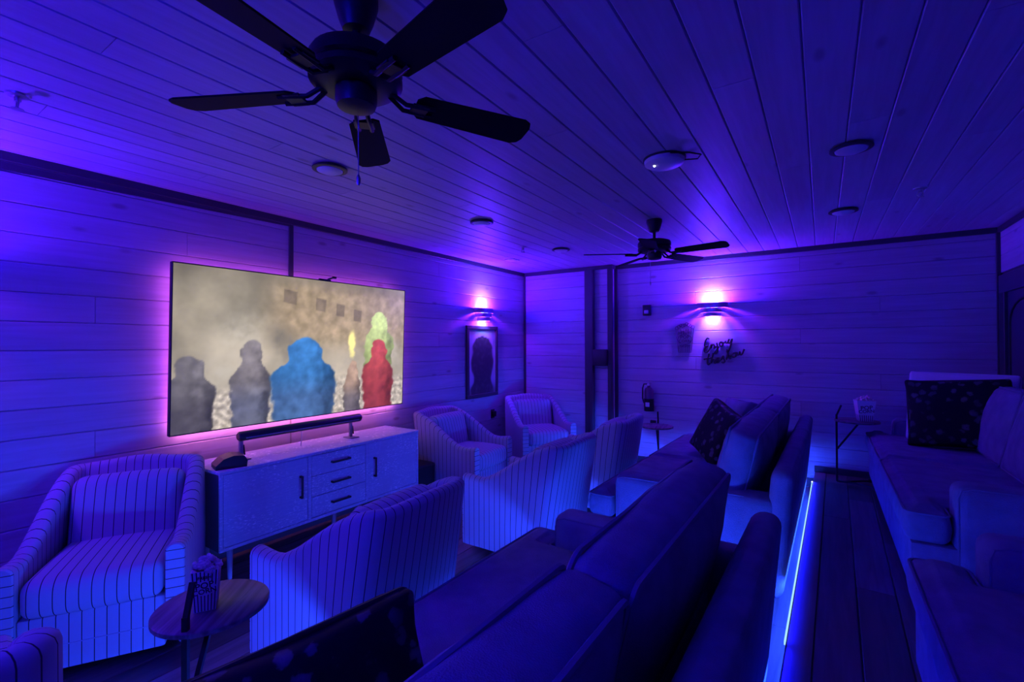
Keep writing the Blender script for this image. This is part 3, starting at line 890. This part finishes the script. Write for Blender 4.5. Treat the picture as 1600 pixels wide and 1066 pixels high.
def text(body, size, parent, M4, name='lettering', mat='ink', ext=.0006):
    cu = bpy.data.curves.new(name, 'FONT'); cu.body = body; cu.size = size; cu.align_x = 'CENTER'; cu.align_y = 'CENTER'
    cu.extrude = ext; cu.offset = size*.012; cu.resolution_u = 3
    cu.materials.append(M[mat])
    tmp = bpy.data.objects.new('text_source', cu); COL.objects.link(tmp)
    bpy.context.view_layer.update()
    me = bpy.data.meshes.new_from_object(tmp.evaluated_get(bpy.context.evaluated_depsgraph_get()))
    bpy.data.objects.remove(tmp); bpy.data.curves.remove(cu)
    o = bpy.data.objects.new(name, me); COL.objects.link(o); o.parent = parent; o.matrix_local = M4; return o

def make_popcorn(name, label, w0, w1, h, loc, rz, stripes=True, seed=1):
    p = thing(name, label, 'popcorn', loc, rz)
    def sq(wd, z): return [(-wd/2,-wd/2,z),(wd/2,-wd/2,z),(wd/2,wd/2,z),(-wd/2,wd/2,z)]
    g = G(); g.add(sq(w0,0)+sq(w1,h)+sq(w1-.004,h)+sq(w0-.004,.004),
        [(3,2,1,0),(0,1,5,4),(1,2,6,5),(2,3,7,6),(3,0,4,7),(4,5,9,8),(5,6,10,9),(6,7,11,10),(7,4,8,11),(8,9,13,12),(9,10,14,13),(10,11,15,14),(11,8,12,15),(12,13,14,15)])
    b = obj('box', g, M['paper'], p, smooth=False)
    g = G()
    for face in range(4):
        R4 = Matrix.Rotation(pi/2*face, 4, 'Z')
        n = 7
        for k in range(n):
            q0, q1 = (k+.34)/n-.5, (k+.66)/n-.5
            tz = .995 if stripes else .30; wt = w0+(w1-w0)*tz
            vs = [R4 @ Vector((q0*w0, -w0/2-.0006, .001)), R4 @ Vector((q1*w0, -w0/2-.0006, .001)),
                  R4 @ Vector((q1*wt, -wt/2-.0006, h*tz)), R4 @ Vector((q0*wt, -wt/2-.0006, h*tz))]
            g.add([tuple(v) for v in vs], [(0,1,2,3)])
    obj('stripe', g, M['ink'], b, smooth=False, label='dark printed stripes')
    sl = math.atan2((w1-w0)/2, h)
    wm = w0+(w1-w0)*.58
    F = Matrix.Translation((0, -wm/2-.0015, h*.58)) @ Matrix.Rotation(pi/2+sl, 4, 'X')
    g = G(); n = 24; g.v = [(wm*.46*cos(2*pi*k/n), wm*.34*sin(2*pi*k/n), 0) for k in range(n)]+[(wm*.46*cos(2*pi*k/n), wm*.34*sin(2*pi*k/n), .0008) for k in range(n)]
    g.f = [tuple(range(n, 2*n)), tuple(range(n-1,-1,-1))]+[(k, (k+1) % n, n+(k+1) % n, n+k) for k in range(n)]
    e = obj('label', g, M['paper'], p, smooth=False); e.matrix_local = F
    text('POP', wm*.40, p, F @ Matrix.Translation((0, wm*.13, .0014)) @ Matrix.Rotation(radians(6), 4, 'Z'))
    text('CORN', wm*.33, p, F @ Matrix.Translation((0, -wm*.14, .0014)) @ Matrix.Rotation(radians(6), 4, 'Z'))
    if stripes:
        text('FRESH', wm*.20, p, F @ Matrix.Translation((0, wm*.50, .0014)))
    rnd = random.Random(seed); g = G()
    for k in range(85):
        a = rnd.uniform(0, 2*pi); rr = w1*.5*sqrt(rnd.random())
        xx, yy = rr*cos(a)*1.05, rr*sin(a)*1.05
        zz = h-.012+.05*(1-(rr/(w1*.55))**2)*rnd.uniform(.5, 1.1)
        bm = bmesh.new(); bmesh.ops.create_icosphere(bm, subdivisions=1, radius=rnd.uniform(.007, .0115))
        for v in bm.verts: v.co *= rnd.uniform(.75, 1.25)
        bm.verts.index_update()
        g.add([(v.co.x+xx, v.co.y+yy, v.co.z+zz) for v in bm.verts], [tuple(v.index for v in f.verts) for f in bm.faces]); bm.free()
    k_ = obj('popcorn', g, M['popcorn'], p, smooth=False); k_['kind'] = 'stuff'
    return p
make_popcorn('popcorn_box', 'striped paper box heaped with popcorn on the lower left side table', .066, .085, .145, (-1.858, .812, FL+.631), radians(58))
make_popcorn('popcorn_tub', 'pale popcorn tub on the side table of the raised platform', .105, .15, .20, (.34, 5.70, ZP+.646), radians(10), False, 4)

# ------------------------------------------------------------------ wall sconces: three stacked metal bands, open above and below
def stadium(w_, d, n=7):
    r = min(d, w_/2)*.85
    pts = [(0, -w_/2)]
    for k in range(n+1):
        a = pi/2*k/n; pts.append((d-r+r*sin(a), -w_/2+r-r*cos(a)))
    for k in range(n+1):
        a = pi/2*k/n; pts.append((d-r+r*cos(a), w_/2-r+r*sin(a)))
    pts.append((0, w_/2)); return pts
def make_sconce(label, loc, rz, group='tiered wall sconces', halo=1.0, blue=1.0):
    s = thing('wall_sconce', label, 'wall lamp', loc, rz, group)
    obj('back_plate', G().bev(0, -.07, -.075, .008, .07, .075, .003, 1), M['bronze'], s)
    z = .085
    for (w_, d, h) in ((.35, .106, .062), (.272, .104, .052), (.20, .102, .046)):
        po = stadium(w_, d); pi2 = stadium(w_-.008, d-.004); n = len(po); g = G()
        g.v = [(p[0], p[1], z) for p in po]+[(p[0], p[1], z-h) for p in po]+[(p[0], p[1], z) for p in pi2]+[(p[0], p[1], z-h) for p in pi2]
        for k in range(n-1):
            g.f += [(k, k+1, n+k+1, n+k), (2*n+k, 3*n+k, 3*n+k+1, 2*n+k+1), (k, 2*n+k, 2*n+k+1, k+1), (n+k, n+k+1, 3*n+k+1, 3*n+k)]
        g.f += [(0, n, 3*n, 2*n), (n-1, 3*n-1, 4*n-1, 2*n-1)]
        obj('band', g, M['bronze'], s)
        z -= h+.001
    for yy in (-.045, .045):
        obj('bulb', G().lathe([(.012, -.03), (.018, -.01), (.018, .01), (.010, .03)], 12, (.045, yy, .02)), M['bulb'], s)
    # the lamp's own light
    for (zz, f) in ((.075, 1.0), (-.07, .22)):
        light('lamp_light', 'POINT', (.085 if zz > 0 else .075, 0, zz), SCONCE_HALO*f*halo, SCONCE_HALO_COL, s, shadow_soft_size=.02)
        sp_ = light('lamp_light', 'SPOT', (.085 if zz > 0 else .08, 0, zz+(.018 if zz > 0 else -.014)), SCONCE_CORE*halo*(1.0 if zz > 0 else .4), SCONCE_CORE_COL, s, shadow_soft_size=.02, spot_size=radians(150), spot_blend=1.0)
        sp_.rotation_euler = (0, radians(128 if zz > 0 else 52), 0)
    light('lamp_light', 'POINT', (.08, 0, .08), SCONCE_BLUE*blue, SCONCE_BLUE_COL, s, shadow_soft_size=.04)
    return s
make_sconce('tiered metal sconce on the left wall above the framed poster', (XL, 4.93, 2.04), 0)
make_sconce('tiered metal sconce on the back wall above the script sign', (-1.105, YB, 2.06), -pi/2)
make_sconce('tiered metal sconce on the left wall beyond the left edge of the view', (XL, .02, 2.04), 0, blue=1.4)
make_sconce('added blue fill lamp in sconce form on the front wall behind the camera', (-1.105, YN, 2.06), pi/2, halo=.10, blue=1.5)  # unseen fill lamp, added to lift the blue on sofa tops and ceiling

# framed poster: plain dark oval mass on a pale ground
po = thing('framed_poster', 'tall dark-framed poster with a dark upright shape, below the left sconce', 'poster', (XL, 4.585, .97))
PW, PH = .665, .925
g = G()
for b in ((0,0,0,.032,PW,.045), (0,0,PH-.045,.032,PW,PH), (0,0,.045,.032,.045,PH-.045), (0,PW-.045,.045,.032,PW,PH-.045)): g.bev(*b, r=.004, seg=1)
obj('frame', g, M['trim'], po, smooth=False)
def poster_colour(u, v):
    n = fbm(u*3, v*5, 4, 3.0); n2 = fbm(u*9, v*14, 3, 8.0)
    c = [.46+.1*n, .42+.1*n, .50+.1*n]
    t = smooth01(.22, .0, v); c = [a*(1-t)+.16*t for a in c]
    cu = abs(u-.5)
    wdt = .40-.16*smooth01(.70, .86, v)-.30*smooth01(.84, .92, v)+.04*n+.02*sin(v*17)-.08*smooth01(.5, .1, v)*(1-smooth01(.2, .05, v))
    k = smooth01(wdt+.03, wdt-.03, cu)*smooth01(.98, .92, v)
    dk = .05+.05*max(0, n2)
    c = [a*(1-k)+dk*k for a in c]
    return [max(.01, x_) for x_ in c]
NX, NY = 36, 54; g = G()
for j in range(NY+1):
    for i in range(NX+1): g.v.append((.016, .045+(PW-.09)*i/NX, .045+(PH-.09)*j/NY))
for j in range(NY):
    for i in range(NX):
        a = j*(NX+1)+i; g.f.append((a, a+1, a+NX+2, a+NX+1))
me = g.mesh('print'); ca = me.color_attributes.new('c', 'FLOAT_COLOR', 'POINT'); vals = []
for j in range(NY+1):
    for i in range(NX+1): vals += [*poster_colour(i/NX, j/NY), 1.0]
ca.data.foreach_set('color', vals); me.materials.append(vcol('poster_print', 1, False, .3))
obj('print', me, None, po, label='print with one dark upright shape')
obj('backing', G().box(0, .04, .04, .012, PW-.04, PH-.04), M['plastic'], po, smooth=False)

# popcorn-box outline sign
ps = thing('popcorn_sign', 'openwork popcorn-box wall sign left of the script sign', 'sign', (-1.43, YB-.004, 1.73), 0)
def st(pts, r=.0035, closed=False, n=6, sy=-.006): return G().tube([(a, sy, b) for (a, b) in pts], r, n, closed)
g = G()
def addt(g, pts, r=.0035, closed=False): g.tube([(a, -.006, b) for (a, b) in pts], r, 6, closed)
addt(g, [(-.108, .105), (-.075, -.185), (.075, -.185), (.108, .105)], .005)
obj('outline', g, M['sign'], ps)
for k in range(1, 7):
    q = k/7-.5
    for (va, vb) in ((.105, .038), (-.085, -.185)):
        f = lambda v: .075+(v+.185)/.29*.033
        obj('bar', st([(2*q*f(va), va), (2*q*f(vb), vb)]), M['sign'], ps)
obj('oval', st([(.085*cos(2*pi*k/24), -.022+.062*sin(2*pi*k/24)) for k in range(24)], .0035, True), M['sign'], ps)
rnd = random.Random(3); g = G()
for k in range(9):
    cx_, cy_ = -.095+.19*k/8, .115+.035*sin(pi*k/8)+.02*rnd.random(); r_ = rnd.uniform(.016, .024)
    addt(g, [(cx_+r_*cos(2*pi*j/9)*(1+.2*sin(3*j)), cy_+r_*sin(2*pi*j/9)) for j in range(9)], .003, True)
obj('popcorn_outline', g, M['sign'], ps)
def wtext(body, size, parent, xx, zz, mat, yy=-.006):
    o = text(body, size, parent, Matrix.Translation((xx, yy, zz)) @ Matrix.Rotation(pi/2, 4, 'X'), mat=mat, ext=.003); return o
wtext('FRESH', .048, ps, 0, .065, 'sign'); wtext('POP', .060, ps, 0, .004, 'sign'); wtext('CORN', .052, ps, 0, -.046, 'sign'); wtext('TASTY', .042, ps, 0, -.108, 'sign')

# script sign: Enjoy the show
es = thing('script_sign', 'black script sign reading Enjoy the show on the back wall', 'sign', (-.985, YB-.006, 1.555), 0)
def catmull(P, k=5):
    out = []
    for i in range(len(P)-1):
        p0, p1, p2, p3 = [Vector(P[max(0, min(len(P)-1, i+d))]) for d in (-1, 0, 1, 2)]
        for j in range(k):
            t = j/k
            out.append(.5*((2*p1)+(-p0+p2)*t+(2*p0-5*p1+4*p2-p3)*t*t+(-p0+3*p1-3*p2+p3)*t**3))
    out.append(Vector(P[-1])); return out
def stroke(name, P, r=.0085):
    pts = catmull([((a-700)*.000405, (590-b)*.00045) for (a, b) in P])
    g = G().tube([(p.x, -.010, p.y) for p in pts], r, 6)
    obj(name, g, M['signblack'], es)
# Enjoy
stroke('letter', [(310,255),(262,225),(205,300),(180,400),(205,445),(265,440),(215,470),(170,540),(190,600),(250,600),(320,520),(350,440)], .0098)
stroke('letter', [(350,440),(372,395),(372,500),(385,430),(430,392),(448,420),(440,500),(470,490),(500,440)], .0098)
stroke('letter', [(520,350),(535,430),(530,560),(500,640),(465,620),(520,540),(580,450)], .0098)
stroke('letter', [(640,320),(600,370),(610,430),(660,440),(690,380),(650,325),(700,350),(760,330)], .0098)
stroke('letter', [(760,300),(775,350),(820,350),(860,250),(830,340),(880,360),(940,250),(895,420),(840,560),(790,600),(800,520)], .0098)
# the show
stroke('letter', [(300,640),(275,760),(255,880),(280,940),(330,900)], .0098)
stroke('letter', [(150,800),(250,770),(380,745)], .0098)
stroke('letter', [(420,620),(385,760),(360,900),(400,800),(450,790),(450,880),(480,890),(520,850)], .0098)
stroke('letter', [(520,850),(570,800),(560,750),(520,780),(510,850),(550,880),(610,820)], .0098)
stroke('letter', [(620,820),(690,700),(700,760),(740,830),(700,880),(650,850)], .0098)
stroke('letter', [(830,560),(800,700),(780,800),(830,690),(880,690),(870,770),(910,760)], .0098)
stroke('letter', [(985,610),(940,650),(945,710),(1000,720),(1040,660),(1000,610),(1060,620)], .0098)
stroke('letter', [(1060,600),(1070,660),(1120,660),(1140,590),(1150,660),(1200,650),(1240,560),(1260,520)], .0098)

# fire extinguisher in a dark bracket
fe = thing('fire_extinguisher', 'fire extinguisher hung on the back wall beside the dark posts', 'extinguisher', (-1.865, YB-.075, .80))
obj('cylinder', G().lathe([(.045, 0), (.055, .008), (.056, .25), (.045, .285), (.02, .30), (.02, .315)], 20), M['red'], fe)
obj('valve', G().lathe([(.018, .312), (.018, .345)], 12).bev(-.012, -.02, .335, .012, .07, .35, .003, 1).tube([(0,-.01,.36),(.03,-.02,.375),(.085,-.03,.372)], .006, 6), M['steel'], fe)
obj('gauge', G().lathe([(.016, 0), (.016, .01)], 14, (.0, 0, 0)), M['whitep'], fe).matrix_local = Matrix.Translation((.0, -.022, .33)) @ Matrix.Rotation(pi/2, 4, 'X')
obj('hose', G().tube([(-.015, -.01, .335), (-.06, -.01, .335), (-.078, -.01, .28), (-.078, -.012, .15), (-.058, -.02, .09)], .009, 8), M['plastic'], fe)
obj('bracket', G().lathe([(.061, -.01), (.061, .15)], 20).box(-.03, .04, -.01, .03, .075, .2), M['black'], fe)
obj('label', G().bev(-.026, -.066, .05, .026, -.060, .105, .002, 1), M['whitep'], fe)
sbx = thing('alarm_strobe', 'small dark alarm strobe box high on the back wall', 'alarm', (-1.9, YB, 2.09))
obj('housing', G().bev(-.052, -.045, -.07, .052, 0, .07, .008, 2), M['plastic'], sbx)
obj('lens', G().bev(-.028, -.06, -.045, .028, -.044, .0, .008, 2), M['glassw'], sbx)
ob = thing('outlet_box', 'black outlet box low on the back wall behind the side table', 'outlet', (-1.83, YB, .62))
obj('box', G().bev(-.035, -.03, -.045, .035, 0, .045, .005, 1), M['black'], ob)
obj('face', G().bev(-.026, -.034, -.036, .026, -.029, .036, .003, 1), M['plastic'], ob)
ob2 = thing('plug_adapter', 'small black plug on the left wall under the poster', 'outlet', (XL, 5.16, .72))
obj('body', G().bev(0, -.03, -.035, .045, .03, .035, .006, 2), M['black'], ob2)
obj('plate', G().bev(0, -.04, -.06, .006, .04, .06, .002, 1), M['plastic'], ob2)

# ------------------------------------------------------------------ ceiling fans
def make_fan(label, loc, deg, R=.60, group='black five-blade ceiling fans'):
    f = thing('ceiling_fan', label, 'ceiling fan', loc, radians(deg), group)
    obj('canopy', G().lathe([(.066, 0), (.066, -.02), (.052, -.07), (.040, -.10), (.02, -.105)], 24), M['black'], f)
    obj('downrod', G().lathe([(.0125, -.10), (.0125, -.165), (.024, -.165), (.024, -.185)], 14), M['black'], f)
    obj('motor', G().lathe([(.03, -.172), (.10, -.175), (.130, -.186), (.138, -.20), (.138, -.228), (.131, -.236), (.138, -.244), (.138, -.262), (.12, -.275), (.06, -.28)], 32), M['black'], f)
    obj('switch_housing', G().lathe([(.055, -.278), (.062, -.285), (.062, -.318), (.056, -.335), (.03, -.342)], 24), M['black'], f)
    for k in range(5):
        A = Matrix.Rotation(2*pi*k/5, 4, 'Z')
        Bm = A @ Matrix.Translation((0, 0, -.288)) @ Matrix.Rotation(radians(-12), 4, 'X')
        x0, x1, w0, w1 = .185, R, .052, .066
        pl = [(x0, -w0+.02), (x0+.02, -w0), (x1-.035, -w1), (x1-.01, -w1+.012), (x1, -w1+.035), (x1, w1-.035), (x1-.01, w1-.012), (x1-.035, w1), (x0+.02, w0), (x0, w0-.02)]
        b = obj('blade', G().prism(pl, -.003, .003, 2, Bm), M['blade'], f, smooth=False)
        g = G()
        for sy in (-.022, .022):
            g.tube([tuple(A @ Vector(p)) for p in ((.10, sy*.5, -.268), (.15, sy*.9, -.30), (.20, sy, -.298), (.245, sy, -.296))], .008, 6)
        g.bev(.17, -.034, -.302, .225, .034, -.294, .002, 1, A)
        obj('blade_iron', g, M['black'], b)
    obj('pull_chain', G().tube([(.02, -.045, -.33), (.022, -.06, -.345), (.022, -.06, -.52)], .0018, 5).lathe([(.003, -.555), (.007, -.545), (.007, -.53), (.003, -.52)], 10, (.022, -.06, 0)), M['steel'], f)
    return f
f1 = make_fan('large black ceiling fan nearest the camera at the top of the view', (-1.186, .938, ZC), 206.2)
f2 = dup(f1, (-1.195, 4.04, ZC), radians(209), 'small-looking black ceiling fan far off near the back wall')

# ------------------------------------------------------------------ things on the ceiling
def make_down(label, x, y):
    d = thing('downlight', label, 'downlight', (x, y, ZC), 0, 'round ceiling downlights, switched off')
    obj('rim', G().lathe([(.088, 0), (.10, -.008), (.10, -.016), (.09, -.02), (.078, -.02), (.078, -.004)], 28), M['plastic'], d)
    obj('lens', G().lathe([(.078, -.006), (.074, -.022), (.05, -.032), (.01, -.036)], 28), M['glassw'], d)
    return d
d0 = make_down('unlit round downlight just below the tip of the near fan blade', -2.45, 1.745)
for (x, y, lab) in ((-2.44, 3.236, 'unlit round downlight in the middle of the left ceiling row'), (-2.42, 4.67, 'unlit round downlight at the far end of the left ceiling row'),
                    (.14, 3.13, 'unlit round downlight at the right, nearer the camera of its row'), (.15, 4.59, 'unlit round downlight at the right near the back wall'),
                    (.14, 1.66, 'unlit round downlight overhead at the top edge of the view')):
    dup(d0, (x, y, ZC), 0, lab)
def make_sprinkler(label, x, y):
    s = thing('sprinkler', label, 'sprinkler', (x, y, ZC), 0, 'ceiling sprinkler heads')
    obj('escutcheon', G().lathe([(.04, 0), (.038, -.006), (.015, -.012)], 20), M['steel'], s)
    obj('head', G().lathe([(.012, -.01), (.012, -.03)], 10).tube([(.012,0,-.028),(.018,0,-.045),(.004,0,-.06)], .003, 5).tube([(-.012,0,-.028),(-.018,0,-.045),(-.004,0,-.06)], .003, 5), M['steel'], s)
    obj('deflector', G().lathe([(.022, -.06), (.022, -.063)], 12), M['steel'], s)
    return s
q0 = make_sprinkler('chrome sprinkler head on the ceiling at the far left', -2.83, .504)
dup(q0, (-2.714, 4.34, ZC), 0, 'sprinkler head on the ceiling near the far left corner')
dup(q0, (.573, 4.239, ZC), 0, 'sprinkler head on the ceiling at the right')
ap = thing('access_point', 'white domed ceiling device with a status dot and a wire loop', 'device', (-.748, 2.732, ZC))
obj('dome', G().lathe([(.10, 0), (.112, -.012), (.108, -.03), (.085, -.042), (.03, -.048)], 32), M['whitep'], ap)
obj('bracket', G().lathe([(.118, 0), (.118, -.008)], 32), M['plastic'], ap)
obj('status_light', G().lathe([(.006, -.044), (.005, -.05)], 10, (-.045, -.04, 0)), M['dot'], ap)
obj('cable', G().tube([(.09, .05, -.01), (.17, .06, -.018), (.20, .0, -.02), (.15, -.06, -.018), (.06, -.10, -.012)], .004, 6), M['black'], ap)
cp = thing('ceiling_plate', 'small bright square cover on the ceiling above the left sconce', 'cover', (-3.236, 4.917, ZC))
obj('plate', G().bev(-.07, -.07, -.012, .07, .07, 0, .003, 1), M['whitep'], cp)
obj('insert', G().bev(-.05, -.05, -.016, .05, .05, -.011, .002, 1), M['glassw'], cp)
